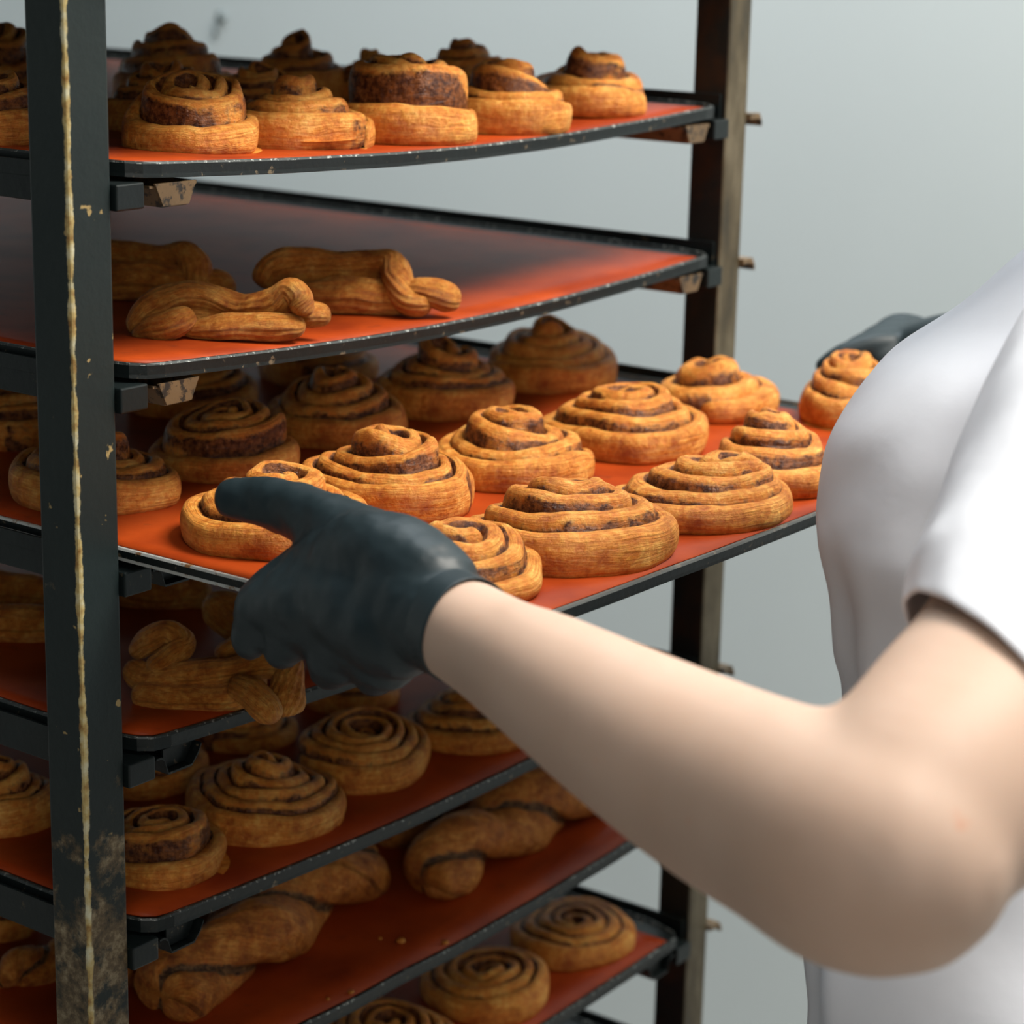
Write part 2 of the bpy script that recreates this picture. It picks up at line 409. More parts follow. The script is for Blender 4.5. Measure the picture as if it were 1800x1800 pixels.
def bun(k, X, Y, R, H, kind, label, seed, turns=3.8, off=(0, 0), dirn=1, th0=None, group='cinnamon buns', stain=1.0, sq=1.0, rot=0, per=52):
    turns += .5; rnd = random.Random(seed); th0 = rnd.random() * 6.28 if th0 is None else math.radians(th0)
    n = int(per * turns); pitch = R / (turns + .15)
    tab = TIERS[kind]; bm = bmesh.new(); fill = []; uvs = {}; rows = []
    z0 = tray_z(k, X) - .0012
    tlx, tly = rnd.uniform(-.16, .16), rnd.uniform(-.16, .16)
    e1, e2 = rnd.random() * 6.28, rnd.random() * 6.28
    prof = [(.55, 0.0), (.88, .08), (1.04, .32), (1.06, .60), (.93, .84), (.66, .96), (.33, 1.0), (0, 1.0), (-.34, .95), (-.62, .78), (-.80, .55), (-.9, .45), (-.9, .2)]
    for i in range(n + 1):
        t = i / n; th = th0 + dirn * 2 * PI * turns * t
        turn = t * turns
        wj = 1 + .13 * noise.noise(Vector((th * .8, seed, 3)))
        w = pitch * .60 * wj * (1 + 1.1 * max(0, -(off[0] * math.cos(th) + off[1] * math.sin(th))))
        rc = (R - pitch * .66) * (1 - t) ** .93 + pitch * .12
        el = 1 + .045 * math.sin(2 * th + e1) + .03 * math.sin(3 * th + e2)
        end = min(1, (t * turns / .22) ** .6 + .22) * (1 if t < .97 else max(.45, 1 - ((t - .97) / .03) ** 2 * .55))
        rc = rc * el - (1 - min(1, end)) * pitch * .35
        ht = H * lerp_t(tab, t) * (1 + .13 * noise.noise(Vector((th * .55, seed * 1.7, 0)))) 
        ht *= (.7 + .3 * end); w *= end
        dep = ht if turn < 1.05 else min(ht, max(.034, pitch * 1.4))
        zb = ht - dep
        cx, cy = off[0] * t * R, off[1] * t * R
        row = []
        for pi_, (a, b) in enumerate(prof):
            rr = max(rc + a * w, .0004); z = zb + dep * b
            p = Vector((cx + rr * math.cos(th), (cy + rr * math.sin(th)) * sq, z))
            p.z *= 1 + (tlx * p.x + tly * p.y) / R - .10 * max(0, t - .85) / .15
            ql = Vector((p.x * 22, p.y * 22, p.z * 18 + seed)); bf = min(1, b * 2)
            p += Vector((noise.noise(ql), noise.noise(ql + Vector((7, 0, 0))), .6 * bf * noise.noise(ql + Vector((0, 7, 0))))) * .0034
            q = Vector((p.x * 55, p.y * 55, p.z * 70 + seed * 3))
            p += Vector((noise.noise(q), noise.noise(q + Vector((9, 0, 0))), noise.noise(q + Vector((0, 9, 0))) if b > .05 else 0)) * .0017
            q2 = q * 3.2
            p.z += .0010 * noise.noise(q2) * (b > .3)
            if z < .001: p.z = max(p.z, 0)
            v = bm.verts.new(p); row.append(v)
            uvs[v] = (turn * 1.6 + seed, pi_ / 12)
            if a > 0:
                c = 0 if turn < .93 else stain * (1.0 if b < .78 else (.75 if b < .93 else .16))
            else: c = 0.0 if b > .99 else (.35 if b > .95 else 1.0)
            patch = .45 + 1.1 * noise.noise(Vector((th * .7 + seed, b * 1.5, 2)))
            if a > 0 and turn >= .93: c *= min(1, max(.35, patch + .35))
            fill.append(c)
        rows.append(row)
    for r0, r1 in zip(rows, rows[1:]):
        for a in range(len(prof) - 1): bm.faces.new((r0[a], r0[a + 1], r1[a + 1], r1[a]))
    bm.faces.new(rows[0]); bm.faces.new(rows[-1][::-1])
    # soft base and core closing the middle
    c0 = Vector((off[0] * R, off[1] * R * sq, 0))
    for zz, rr, kk in ((.0004, R * .9, 0), (H * tab[0][1] * .35, R * .84, 1)):
        cv = bm.verts.new((0, 0, zz)); fill.append(0)
        rg = []
        for j in range(28):
            v = bm.verts.new((rr * math.cos(j * PI / 14), rr * math.sin(j * PI / 14) * sq, zz)); rg.append(v); fill.append(.2)
        for j in range(28): bm.faces.new((cv, rg[j], rg[(j + 1) % 28]))
    put_uv(bm, uvs)
    o = link('cinnamon_bun', bm, M_bun); finish(o, fill)
    o.location = (X, Y, z0); o.rotation_euler.z = math.radians(rot)
    sb = o.modifiers.new('smooth', 'SUBSURF'); sb.levels = 1; sb.render_levels = 1
    tag(o, label, 'cinnamon bun', group)
    return o
G1 = 'cinnamon buns on the top tray'; G3 = 'cinnamon buns on the pulled-out tray'; G5 = 'cinnamon buns on the tray below the knots'; G7 = 'flat coils on the low tray'
# top tray
bun(1, .040, .148, .046, .043, 'low', 'cinnamon bun at the far left of the top tray, cut by the near post', 1, group=G1)
bun(1, .130, .070, .0475, .043, 'collar', 'glossy squat cinnamon bun on the top tray right beside the near post', 2, 3.2, th0=80, group=G1, dirn=-1)
bun(1, .218, .063, .048, .046, 'cone', 'pointed tiered cinnamon bun on the top tray, second right of the near post', 3, 3.9, th0=300, group=G1, stain=.75)
bun(1, .308, .052, .052, .056, 'collar', 'tallest drum-shaped cinnamon bun in the front row of the top tray', 4, 3.0, th0=330, group=G1, dirn=-1)
bun(1, .408, .045, .046, .049, 'hat', 'bun with a pale raised lip, second from the right on the top tray', 5, 3.4, th0=320, group=G1, dirn=-1)
bun(1, .522, .055, .0475, .047, 'hat', 'rightmost cinnamon bun on the top tray, a dark cap over a smooth pale skirt', 6, 2.4, th0=300, group=G1, dirn=-1)
bun(1, .345, .300, .050, .058, 'low', 'large shaded bun in the back row of the top tray, left of the wall plug', 7, group=G1)
bun(1, .445, .272, .042, .055, 'cone', 'shaded pointed bun in the back row of the top tray, right of the wall plug', 8, 4, group=G1)
bun(1, .490, .235, .036, .042, 'cone', 'small dark bun peeking up behind the drum-shaped bun on the top tray', 9, 4, group=G1)
bun(1, .522, .170, .047, .051, 'cone', 'broad cone-shaped bun behind the two right-hand drum buns of the top tray', 10, 4, group=G1)
bun(1, .322, .190, .036, .040, 'low', 'dark low bun in the gap behind the pointed tiered bun on the top tray', 11, group=G1)
bun(1, .205, .330, .052, .060, 'low', 'dark bun at the left photo edge high behind the near post', 12, group=G1)
bun(1, .090, .270, .048, .050, 'low', 'shaded bun left of the near post, behind the leftmost top-tray bun', 13, group=G1)
bun(1, .225, .185, .044, .044, 'low', 'shaded bun on the top tray between the squat glossy bun and the large back bun', 14, group=G1)
# pulled-out tray
bun(3, .078, .104, .0535, .044, 'hat', 'cinnamon bun crossing behind the near post on the pulled-out tray', 21, 3.6, th0=340, group=G3, dirn=-1)
bun(3, .191, .105, .0530, .041, 'collar', 'dark coiled bun with an open centre, right of the near post above the thumb', 22, 3.8, th0=345, group=G3, dirn=-1)
bun(3, .315, .114, .0560, .049, 'cone', 'shaded crinkled bun behind the bun with the bright pointed knob', 23, 3.8, group=G3)
bun(3, .431, .113, .0550, .053, 'cone', 'shaded tiered bun with a pale lip, mid back of the pulled-out tray', 24, 3.8, th0=330, group=G3, dirn=-1)
bun(3, .556, .109, .0560, .052, 'cone', 'tall blurred cone bun against the wall at the back of the pulled-out tray', 25, 4, group=G3, stain=.45)
bun(3, .546, -.043, .0515, .042, 'hat', 'bun with a smooth plain cap in front of the far right post', 26, 2.2, th0=200, group=G3, stain=.7)
bun(3, .590, -.142, .0490, .042, 'low', 'ribbed bun half hidden behind the white shirt under the far glove', 27, 4.4, off=(.35, .35), group=G3, stain=.9)
bun(3, .392, -.187, .0480, .050, 'stack', 'bun stacked in level stripes just left of the white shirt', 28, 3.8, off=(.36, .26), group=G3, stain=1)
bun(3, .418, -.058, .0610, .042, 'low', 'broad bun with a small tight swirl, in the middle of the pulled-out tray', 29, 3.8, th0=60, off=(.05, .1), group=G3, stain=.95)
bun(3, .302, -.045, .0570, .044, 'hat', 'bun with a loose curled top and thick pale lip, behind the oval bun', 30, 3.6, th0=330, group=G3, off=(0, .1), stain=.95, dirn=-1)
bun(3, .298, -.189, .0585, .042, 'stack', 'pleated bun with fanned folds at the front edge near the shirt', 31, 4.4, off=(.36, -.20), group=G3, stain=.9, th0=60)
bun(3, .176, -.186, .0635, .043, 'low', 'widest oval bun with a dark eye, front edge of the pulled-out tray', 32, 3.9, th0=70, group=G3, off=(.02, .12), stain=.95, sq=.92, rot=-12)
bun(3, .186, -.040, .0585, .049, 'hat', 'bun with a tall glossy knob rising from its centre, behind the gloved hand', 33, 4.3, th0=310, group=G3, stain=1.2)
bun(3, .084, -.043, .0590, .045, 'hat', 'pale bun pressed under the thumb of the gloved hand', 34, 3.3, th0=60, group=G3, stain=.95)
bun(3, .081, -.176, .0480, .034, 'low', 'blurred bun between the gloved wrist and the tray corner', 35, 3.0, group=G3, stain=.95)
bun(3, .312, .250, .0520, .036, 'low', 'very dark bun under the half-empty tray, back row behind the open-centred bun', 36, group=G3)
bun(3, .150, .262, .0500, .044, 'cone', 'dark bun behind the near post, its back-row coils showing at the left photo edge', 37, group=G3)
bun(3, .450, .255, .0520, .040, 'cone', 'dark bun deep in the shade behind the tiered bun with the pale lip', 38, group=G3)
# fifth tray
bun(5, .070, .190, .0400, .045, 'hat', 'dark open-topped bun left of the near post below the knots', 41, 3.6, group=G5)
bun(5, .086, .058, .0460, .036, 'collar', 'round glossy bun touching the right side of the near post below the knots', 42, 3.2, th0=85, group=G5)
bun(5, .191, .070, .0590, .046, 'cone', 'ridged pointed bun in the middle of the dark tray below the knots', 43, 4.6, th0=330, group=G5, dirn=-1)
bun(5, .300, .078, .0520, .033, 'flat', 'wide shallow coil right of the ridged pointed bun', 44, 4.4, group=G5, stain=.8)
bun(5, .408, .060, .0540, .034, 'low', 'striped bun half covered by the bare forearm', 45, 4.0, off=(.2, .2), group=G5)
bun(5, .405, .178, .0440, .024, 'low', 'sliver of a dark bun just under the gloved palm', 46, group=G5)
bun(5, .185, .175, .0450, .034, 'hat', 'shadowed plain bun behind the round glossy bun by the near post', 47, group=G5)
bun(5, .290, .190, .0450, .028, 'low', 'shadowed bun behind the ridged pointed bun', 48, group=G5)
# seventh tray
bun(7, .540, .058, .0560, .024, 'flat', 'evenly coiled flat roll at the right corner of the low tray', 51, 3.9, th0=40, group=G7, stain=.9)
bun(7, .424, .056, .0555, .029, 'flat', 'flat coiled roll left of the corner roll on the low tray', 52, 4.0, th0=330, group=G7, stain=.9)
bun(7, .307, .061, .0530, .030, 'flat', 'coiled roll cut off by the bottom edge of the photo', 53, 4.0, group=G7, stain=.5)
bun(6, .115, .255, .0330, .026, 'low', 'blurred dark pastry left of the near post beside the nut twists', 54, group='pastries left of the near post')

# ------------------------------------------------------------------ swept pastries
def sweep(bm, pts, fill, uvs, seed=0, ns=26, ridges=9, amp=.05, twist=0, lobes=0, steps=9, layer=0.0, up=Vector((0, 0, 1)), zmin=None):
    """pts rows: x,y,z,half width,half height. An organic rolled strand with long puff layers."""
    P_ = spline(pts, steps); n = len(P_); rows = []
    for i, r in enumerate(P_):
        c = Vector(r[:3]); nx_ = Vector(P_[min(i + 1, n - 1)][:3]) - Vector(P_[max(i - 1, 0)][:3])
        t = nx_.normalized(); s = t.cross(up)
        if s.length < .2: s = t.cross(Vector((.5, -.8, .2)))
        s.normalize(); u = s.cross(t)
        f = i / (n - 1); cap = min(1, math.sqrt(max(.02, 1 - (1 - min(1, min(f, 1 - f) * n / 5)) ** 2)))
        a0 = twist * f * 2 * PI
        row = []
        for j in range(ns):
            ph = 2 * PI * j / ns
            k = 1 + amp * math.sin(ridges * ph + 2.5 * noise.noise(Vector((f * 4, seed, 0)))) * (.6 + .6 * noise.noise(Vector((ph * 1.3, f * 3, seed))))
            fl = 0
            if lobes:
                lb = abs(math.cos(lobes * ph / 2 * 1.0))
                k *= .58 + .42 * lb ** .55; fl = max(0, 1 - lb * 3.0)
            k *= cap
            lx, ly = r[3] * k * math.cos(ph + 0), r[4] * k * math.sin(ph)
            ca, sa = math.cos(a0), math.sin(a0); lx, ly = lx * ca - ly * sa, lx * sa + ly * ca
            p = c + s * lx + u * ly
            q = Vector((p.x * 60, p.y * 60, p.z * 60 + seed))
            p += (s * noise.noise(q) + u * noise.noise(q + Vector((5, 5, 5)))) * .0016
            if zmin is not None: p.z = max(p.z, zmin(p.x) if callable(zmin) else zmin)
            v = bm.verts.new(p); row.append(v); fill.append(min(1, fl + layer)); uvs[v] = (ph / 2.0 * 1.0 + seed if False else f * len(pts) * .5 + seed, ph * .55)
        rows.append(row)
    for r0, r1 in zip(rows, rows[1:]):
        for j in range(ns): bm.faces.new((r0[j], r0[(j + 1) % ns], r1[(j + 1) % ns], r1[j]))
    bm.faces.new(rows[0][::-1]); bm.faces.new(rows[-1])
def knot(k, base, strands, label, seed, g='knotted puff pastries'):
    """strands are lists of (u, v, extra depth, half width px, half height px) seen around the base point"""
    zt = tray_z(k, on(*base, LEV[k]).x) - .0012; b = on(*base, zt); Z = depth(b) + .012
    bm = bmesh.new(); fill = []; uvs = {}
    for q, st in enumerate(strands):
        rows = []
        for (u, v, dz, a, h) in st:
            p = at(u, v, Z + dz); s = (Z + dz) / FPX
            rows.append([*p, a * s * 1.25, h * s * 1.18])
        sweep(bm, rows, fill, uvs, seed + q * 3.3, ridges=13, amp=.085, ns=44, zmin=zt)
    put_uv(bm, uvs)
    o = link('puff_pastry_knot', bm, M_puff); finish(o, fill); origin(o, (b.x, b.y, zt))
    sb = o.modifiers.new('smooth', 'SUBSURF'); sb.levels = 1; sb.render_levels = 1
    tag(o, label, 'pastry', g)
knot(2, (395, 600), [
    [(226, 582, 0, 14, 12), (255, 548, 0, 20, 22), (300, 520, .004, 22, 20), (360, 520, .01, 24, 21), (425, 540, .01, 24, 20), (480, 532, .004, 24, 24), (512, 512, -.002, 20, 20), (530, 528, -.008, 16, 22), (526, 556, -.008, 14, 14)],
    [(234, 586, -.004, 12, 10), (270, 580, -.01, 22, 20), (312, 566, -.014, 22, 22), (340, 548, -.012, 14, 15)],
    [(322, 582, -.004, 14, 12), (370, 577, -.006, 22, 19), (430, 574, -.006, 22, 22), (490, 576, -.006, 22, 22), (538, 574, -.004, 18, 14)],
    [(520, 556, .01, 16, 16), (552, 554, .008, 20, 18), (582, 556, .006, 10, 12)],
    [(285, 560, .012, 20, 24), (400, 562, .014, 24, 30), (500, 560, .012, 20, 26)]],
    'puff pastry knot nearest the camera, along the front of the half-empty tray', 1)
knot(2, (630, 556), [
    [(458, 505, .01, 14, 18), (480, 474, .01, 20, 24), (530, 460, .01, 24, 22), (590, 463, .01, 24, 18), (650, 460, .008, 22, 17), (690, 462, .002, 22, 18), (700, 500, -.008, 22, 24), (722, 530, -.012, 24, 22), (760, 535, -.012, 20, 16)],
    [(700, 520, -.004, 20, 18), (745, 512, -.01, 26, 22), (785, 524, -.01, 24, 22), (803, 530, -.006, 12, 14)],
    [(480, 528, .0, 16, 18), (550, 522, -.002, 26, 26), (620, 520, -.002, 28, 30), (690, 528, -.002, 24, 26), (730, 538, -.004, 16, 14)],
    [(500, 500, .012, 22, 28), (600, 496, .014, 26, 32), (680, 500, .012, 22, 28)]],
    'puff pastry knot with a crossed band and rounded end, mid half-empty tray', 2)
knot(2, (310, 535), [
    [(150, 440, .01, 20, 18), (220, 446, .01, 24, 20), (280, 452, .008, 24, 18), (325, 444, .0, 24, 16), (345, 470, -.006, 22, 22), (350, 510, -.006, 20, 20)],
    [(330, 500, 0, 20, 20), (380, 498, 0, 24, 22), (415, 512, .002, 12, 12)],
    [(160, 500, 0, 26, 26), (230, 492, -.002, 28, 30), (300, 500, -.002, 28, 30), (370, 520, 0, 22, 18)]],
    'puff pastry knot emerging from behind the near post, behind the closest knot', 3)
G4 = 'knotted pastries on the shaded tray'
knot(4, (375, 1250), [
    [(228, 1170, .01, 20, 20), (262, 1196, .0, 20, 20), (330, 1186, -.004, 22, 20), (400, 1180, -.004, 22, 20), (458, 1168, 0, 22, 20), (500, 1172, 0, 24, 28), (506, 1205, -.004, 26, 28), (500, 1240, -.01, 28, 24), (490, 1276, -.016, 14, 12)],
    [(232, 1222, -.004, 16, 22), (290, 1226, -.008, 22, 24), (360, 1226, -.008, 24, 22), (420, 1222, -.008, 24, 20), (470, 1210, -.012, 20, 18)],
    [(408, 1204, -.014, 16, 16), (436, 1214, -.022, 24, 22), (466, 1240, -.028, 24, 22), (488, 1268, -.03, 16, 14)],
    [(232, 1150, .02, 14, 14), (262, 1126, .014, 20, 20), (298, 1112, .01, 22, 18), (322, 1132, .004, 18, 18), (292, 1160, 0, 18, 18), (262, 1182, -.004, 16, 16)],
    [(380, 1160, .02, 20, 18), (430, 1132, .02, 24, 18), (478, 1124, .016, 22, 20), (500, 1156, .01, 22, 20)],
    [(250, 1200, .014, 22, 30), (360, 1196, .018, 30, 34), (470, 1196, .014, 26, 30)]],
    'folded pastry whose tip droops over the front rim below the gloved hand', 4, G4)
knot(4, (285, 1075), [
    [(170, 1030, .01, 20, 22), (215, 1036, 0, 26, 26), (280, 1046, 0, 28, 28), (340, 1044, 0, 24, 26), (372, 1052, 0, 12, 14)],
    [(262, 1030, -.006, 16, 16), (300, 1022, -.008, 20, 16), (320, 1044, -.008, 14, 20)]],
    'shadowed folded pastry under the left rim of the pulled-out tray', 5, G4)
knot(4, (430, 1135), [
    [(372, 1046, 0, 16, 18), (384, 1080, 0, 22, 22), (420, 1106, 0, 24, 20), (470, 1110, 0, 24, 22), (520, 1130, .01, 20, 20)],
    [(360, 1060, .004, 10, 12), (396, 1062, .004, 22, 20), (450, 1082, .01, 24, 22)]],
    'pastry end curling beside the curled gloved fingers', 6, G4)
knot(4, (20, 1135), [
    [(-90, 1110, 0, 24, 26), (-30, 1100, 0, 28, 30), (40, 1098, 0, 28, 30), (110, 1100, 0, 22, 26), (140, 1104, 0, 10, 12)]],
    'lower pastry roll left of the near post under the pulled-out tray', 7, G4)
knot(4, (20, 1075), [
    [(-90, 1040, 0, 22, 24), (-20, 1036, 0, 26, 28), (50, 1040, 0, 26, 28), (110, 1044, 0, 12, 14)]],
    'upper pastry roll left of the near post, just under the pulled-out tray', 8, G4)

def twist(k, a, b, r, turns, label, seed, bend=0.0, g='nut-filled pastry twists', h=.72):
    za = tray_z(k, a[0]); zb = tray_z(k, b[0]); rows = []
    L = Vector((b[0] - a[0], b[1] - a[1])).length; nrm = Vector((-(b[1] - a[1]), b[0] - a[0])) / L
    for i in range(9):
        f = i / 8; rr = r * (.70 + .42 * math.sin(PI * min(max(f, .06), .94)) ** .6) * (1 + .10 * math.sin(f * turns * 2 * PI * 2 + seed))
        off = bend * math.sin(PI * f) + .003 * math.sin(f * 9 + seed)
        rows.append([a[0] + (b[0] - a[0]) * f + nrm.x * off, a[1] + (b[1] - a[1]) * f + nrm.y * off, za + (zb - za) * f - SAG[k] * 0 + rr * .80, rr * 1.12, rr * .98])
    for rw in rows: rw[2] = tray_z(k, rw[0]) - .0012 + rw[4] * .86
    bm = bmesh.new(); fill = []; uvs = {}
    sweep(bm, rows, fill, uvs, seed, ns=36, ridges=13, amp=.03, twist=turns, lobes=2, steps=12, zmin=lambda x: tray_z(k, x) - .0008)
    put_uv(bm, uvs)
    o = link('pastry_twist', bm, M_twist); finish(o, fill)
    origin(o, ((a[0] + b[0]) / 2, (a[1] + b[1]) / 2, tray_z(k, (a[0] + b[0]) / 2)))
    sb = o.modifiers.new('smooth', 'SUBSURF'); sb.levels = 1; sb.render_levels = 1
    tag(o, label, 'pastry twist', g)
twist(6, (.088, .062), (.345, .108), .0265, -1.15, 'large nut-filled twist in front, right of the crusted foot of the near post', 1.3, .004)
twist(6, (.345, .062), (.565, .062), .0250, -1.15, 'nut-filled twist right of the large front twist, pointing under the forearm', 4.1, .003)
twist(6, (.395, .150), (.600, .118), .0230, -1.1, 'blurred twist behind the right-hand nut twist, below the forearm', 2.2)
twist(6, (.185, .165), (.375, .150), .0230, -1.1, 'shadowed twist behind the large front twist', 3.0)
twist(6, (.085, .125), (.180, .128), .0230, 1.0, 'stub of a dark twist between the near post and the large front twist', 5.2)
twist(6, (.050, .175), (.110, .170), .0120, .8, 'narrow orange tip of a twist left of the foot of the near post', 6.1)
twist(6, (.450, .215), (.640 - .05, .195), .0200, 1.4, 'faint twist far back on the nut twist tray', 7.4)
# crumbs on the twist tray and on the low tray
for u, v, k, s, seed, lab in ((705, 1655, 6, .0030, 1, 'biggest crumb, on the red mat in front of the nut twists'), (788, 1660, 6, .0024, 2, 'crumb nearest the tray rim, below the right-hand nut twist'),
        (620, 1745, 6, .0020, 3, 'lone tiny crumb low on the twist tray, close to the front rim'), (576, 1755, 6, .0015, 4, 'tiniest crumb, under the tip of the large front twist'), (668, 1650, 6, .0014, 5, 'speck of a crumb just left of the biggest crumb')):
    p = on(u, v, tray_z(k, on(u, v, LEV[k]).x))
    bm = bmesh.new(); bmesh.ops.create_icosphere(bm, subdivisions=2, radius=s)
    for vv in bm.verts: vv.co *= 1 + .5 * noise.noise(vv.co * 500 + Vector((seed, 0, 0))); vv.co.z *= .55
    o = link('pastry_crumb', bm, M_puff); o.location = (p.x, max(p.y, .004), tray_z(k, p.x) + s * .3)
    tag(o, lab, 'crumb', 'crumbs on the twist tray')

# ------------------------------------------------------------------ person
def blob(bm, rows, ns=20, steps=6, up=Vector((0, 0, 1))):
    """closed tapered tube with rounded ends; rows: x,y,z,a,b"""
    P_ = spline(rows, steps); n = len(P_)
    ring0 = None
    def fr(i):
        t = (Vector(P_[min(i + 1, n - 1)][:3]) - Vector(P_[max(i - 1, 0)][:3])).normalized()
        s = t.cross(up)
        if s.length < .15: s = t.cross(Vector((1, 0, .1)))
        s.normalize(); return t, s, s.cross(t)
    seq = []
    t, s, u = fr(0); r = P_[0]
    for q in (80, 55, 28): seq.append((Vector(r[:3]) - t * math.sin(math.radians(q)) * min(r[3], r[4]), s, u, r[3] * math.cos(math.radians(q)), r[4] * math.cos(math.radians(q))))
    for i in range(n):
        t, s, u = fr(i); seq.append((Vector(P_[i][:3]), s, u, P_[i][3], P_[i][4]))
    t, s, u = fr(n - 1); r = P_[-1]
    for q in (28, 55, 80): seq.append((Vector(r[:3]) + t * math.sin(math.radians(q)) * min(r[3], r[4]), s, u, r[3] * math.cos(math.radians(q)), r[4] * math.cos(math.radians(q))))
    rows_ = []
    for c, s, u, a, b in seq:
        rows_.append([bm.verts.new(c + s * a * math.cos(2 * PI * j / ns) + u * b * math.sin(2 * PI * j / ns)) for j in range(ns)])
    for r0, r1 in zip(rows_, rows_[1:]):
        for j in range(ns): bm.faces.new((r0[j], r0[(j + 1) % ns], r1[(j + 1) % ns], r1[j]))
    bm.faces.new(rows_[0][::-1]); bm.faces.new(rows_[-1])
def remesh(o, vox, it=6, fac=.6):
    r = o.modifiers.new('merge', 'REMESH'); r.mode = 'VOXEL'; r.voxel_size = vox; r.use_smooth_shade = True
    s = o.modifiers.new('soften', 'SMOOTH'); s.iterations = it; s.factor = fac
person = empty('person', (.33, -.45, FLOOR))
tag(person, 'person in a white short-sleeved jacket and black gloves pulling out a tray of buns', 'person')
PO = Vector(person.location)
def pp(name, bm, m, parent=None, smooth=True):
    o = link(name, bm, m, smooth=smooth)
    for v in o.data.vertices: v.co -= PO
    o.parent = parent or person; return o
def px(u, v, Z, r, r2=None): return [*at(u, v, Z), r, r if r2 is None else r2]
S_L = at(2000, 640, 1.06)
bm = bmesh.new()
arm = [px(700, 1045, 1.11, .0230), px(800, 1100, 1.065, .0258, .0248), px(880, 1148, 1.035, .0275, .0265), px(960, 1195, 1.005, .0310), px(1115, 1290, .965, .0375), px(1270, 1378, .93, .0425),
       px(1400, 1440, .895, .0450), px(1500, 1490, .87, .0475), px(1565, 1500, .86, .0480)]
blob(bm, arm, 28)
up_arm = [px(1535, 1545, .86, .0380), px(1600, 1440, .87, .0475), px(1700, 1330, .90, .0520), px(1820, 1150, .95, .0500), px(1930, 880, 1.01, .0500), [*S_L, .050, .050]]
blob(bm, up_arm, 28)
blob(bm, [px(1530, 1600, .865, .024), px(1538, 1668, .862, .0120)], 18)     # point of the elbow
# other arm, torso, neck and head
SR = Vector((.50, -.46, -.07)); ELR = Vector((.66, -.42, -.27)); WRR = Vector((.672, -.20, -.165))
blob(bm, [[*SR, .045, .045], [*(SR * .5 + ELR * .5), .042, .042], [*ELR, .036, .036], [*(ELR * .5 + WRR * .5), .034, .034], [*WRR, .023, .023]], 20)
blob(bm, [[.29, -.44, -.60, .11, .075], [.30, -.43, -.40, .10, .06], [.33, -.415, -.22, .10, .055], [.345, -.455, -.08, .08, .042]], 28, up=Vector((0, 1, 0)))
blob(bm, [[*S_L, .042, .042], [.30, -.475, -.06, .036, .036], [.40, -.465, -.06, .036, .036], [*SR, .042, .042]], 20, up=Vector((0, 1, 0)))
blob(bm, [[.345, -.47, -.05, .045, .045], [.345, -.455, .05, .040, .042]], 20, up=Vector((0, 1, 0)))
HC = Vector((.35, -.435, .145))
blob(bm, [[HC.x, HC.y + .010, HC.z - .055, .040, .048], [HC.x, HC.y - .005, HC.z, .060, .075], [HC.x, HC.y - .012, HC.z + .05, .062, .078]], 28, up=Vector((0, 1, 0)))
blob(bm, [[HC.x, HC.y + .064, HC.z + .012, .007, .007], [HC.x, HC.y + .070, HC.z - .004, .008, .008], [HC.x, HC.y + .073, HC.z - .016, .0095, .009]], 12)   # nose
blob(bm, [[HC.x - .014, HC.y + .056, HC.z - .042, .005, .005], [HC.x, HC.y + .061, HC.z - .042, .006, .006], [HC.x + .014, HC.y + .056, HC.z - .042, .005, .005]], 12)   # mouth
for s in (-1, 1): blob(bm, [[HC.x + s * .062, HC.y - .005, HC.z - .022, .006, .010], [HC.x + s * .068, HC.y - .008, HC.z + .012, .006, .014]], 12)
body = pp('body', bm, M_skin); remesh(body, .0045, 14, .6)
body['label'] = 'bare left forearm and bent elbow'
for s in (-1, 1):
    bm = bmesh.new(); bmesh.ops.create_uvsphere(bm, u_segments=16, v_segments=10, radius=.0105, matrix=Matrix.Translation((HC.x + s * .024, HC.y + .0535, HC.z + .010)))
    pp('eye', bm, M_eye)
bm = bmesh.new()
blob(bm, [[HC.x, HC.y - .02, HC.z - .01, .064, .072], [HC.x, HC.y - .022, HC.z + .05, .068, .078], [HC.x, HC.y - .022, HC.z + .075, .055, .062]], 24, up=Vector((0, 1, 0)))
bmesh.ops.create_uvsphere(bm, u_segments=20, v_segments=12, radius=.034, matrix=Matrix.Translation((HC.x, HC.y - .11, HC.z + .06)))
h = pp('hair', bm, M_hair); remesh(h, .005, 4)

# ---- glove on the near hand: back of hand, knuckles, curled fingers, thumb
def finger(bm, pts, rs):
    blob(bm, [[*p, r, r] for p, r in zip(pts, rs)], 14, 5)
TZ = LEV[3]
bm = bmesh.new()
blob(bm, [px(815, 1108, 1.062, .0262, .0255), px(785, 1095, 1.07, .0255, .0250), px(740, 1072, 1.085, .0260, .0255), px(700, 1050, 1.10, .026, .024)], 24)
# metacarpals from wrist to the knuckle row
KN = [(458, 1062, 1.158, .0128), (522, 1096, 1.146, .0148), (600, 1140, 1.130, .0160), (680, 1142, 1.112, .0185)]
for (u, v, Z, r) in KN:
    a = at(745, 1075, 1.09); b = at(u, v, Z); mid = a.lerp(b, .5) + Vector((-.003, -.002, .003))
    blob(bm, [[*a, .0235, .0235], [*mid, .0205, .0205], [*b, r, r]], 18)
blob(bm, [px(760, 1030, 1.085, .0235), px(690, 985, 1.105, .0240), px(630, 985, 1.125, .0235), px(590, 1030, 1.135, .0210)], 20)
blob(bm, [px(700, 1100, 1.095, .0270), px(620, 1060, 1.118, .0255), px(560, 1040, 1.138, .0200), px(490, 1050, 1.152, .0150)], 20)
blob(bm, [px(590, 990, 1.138, .0200), px(530, 1010, 1.155, .0150), px(468, 1048, 1.162, .0125)], 18)
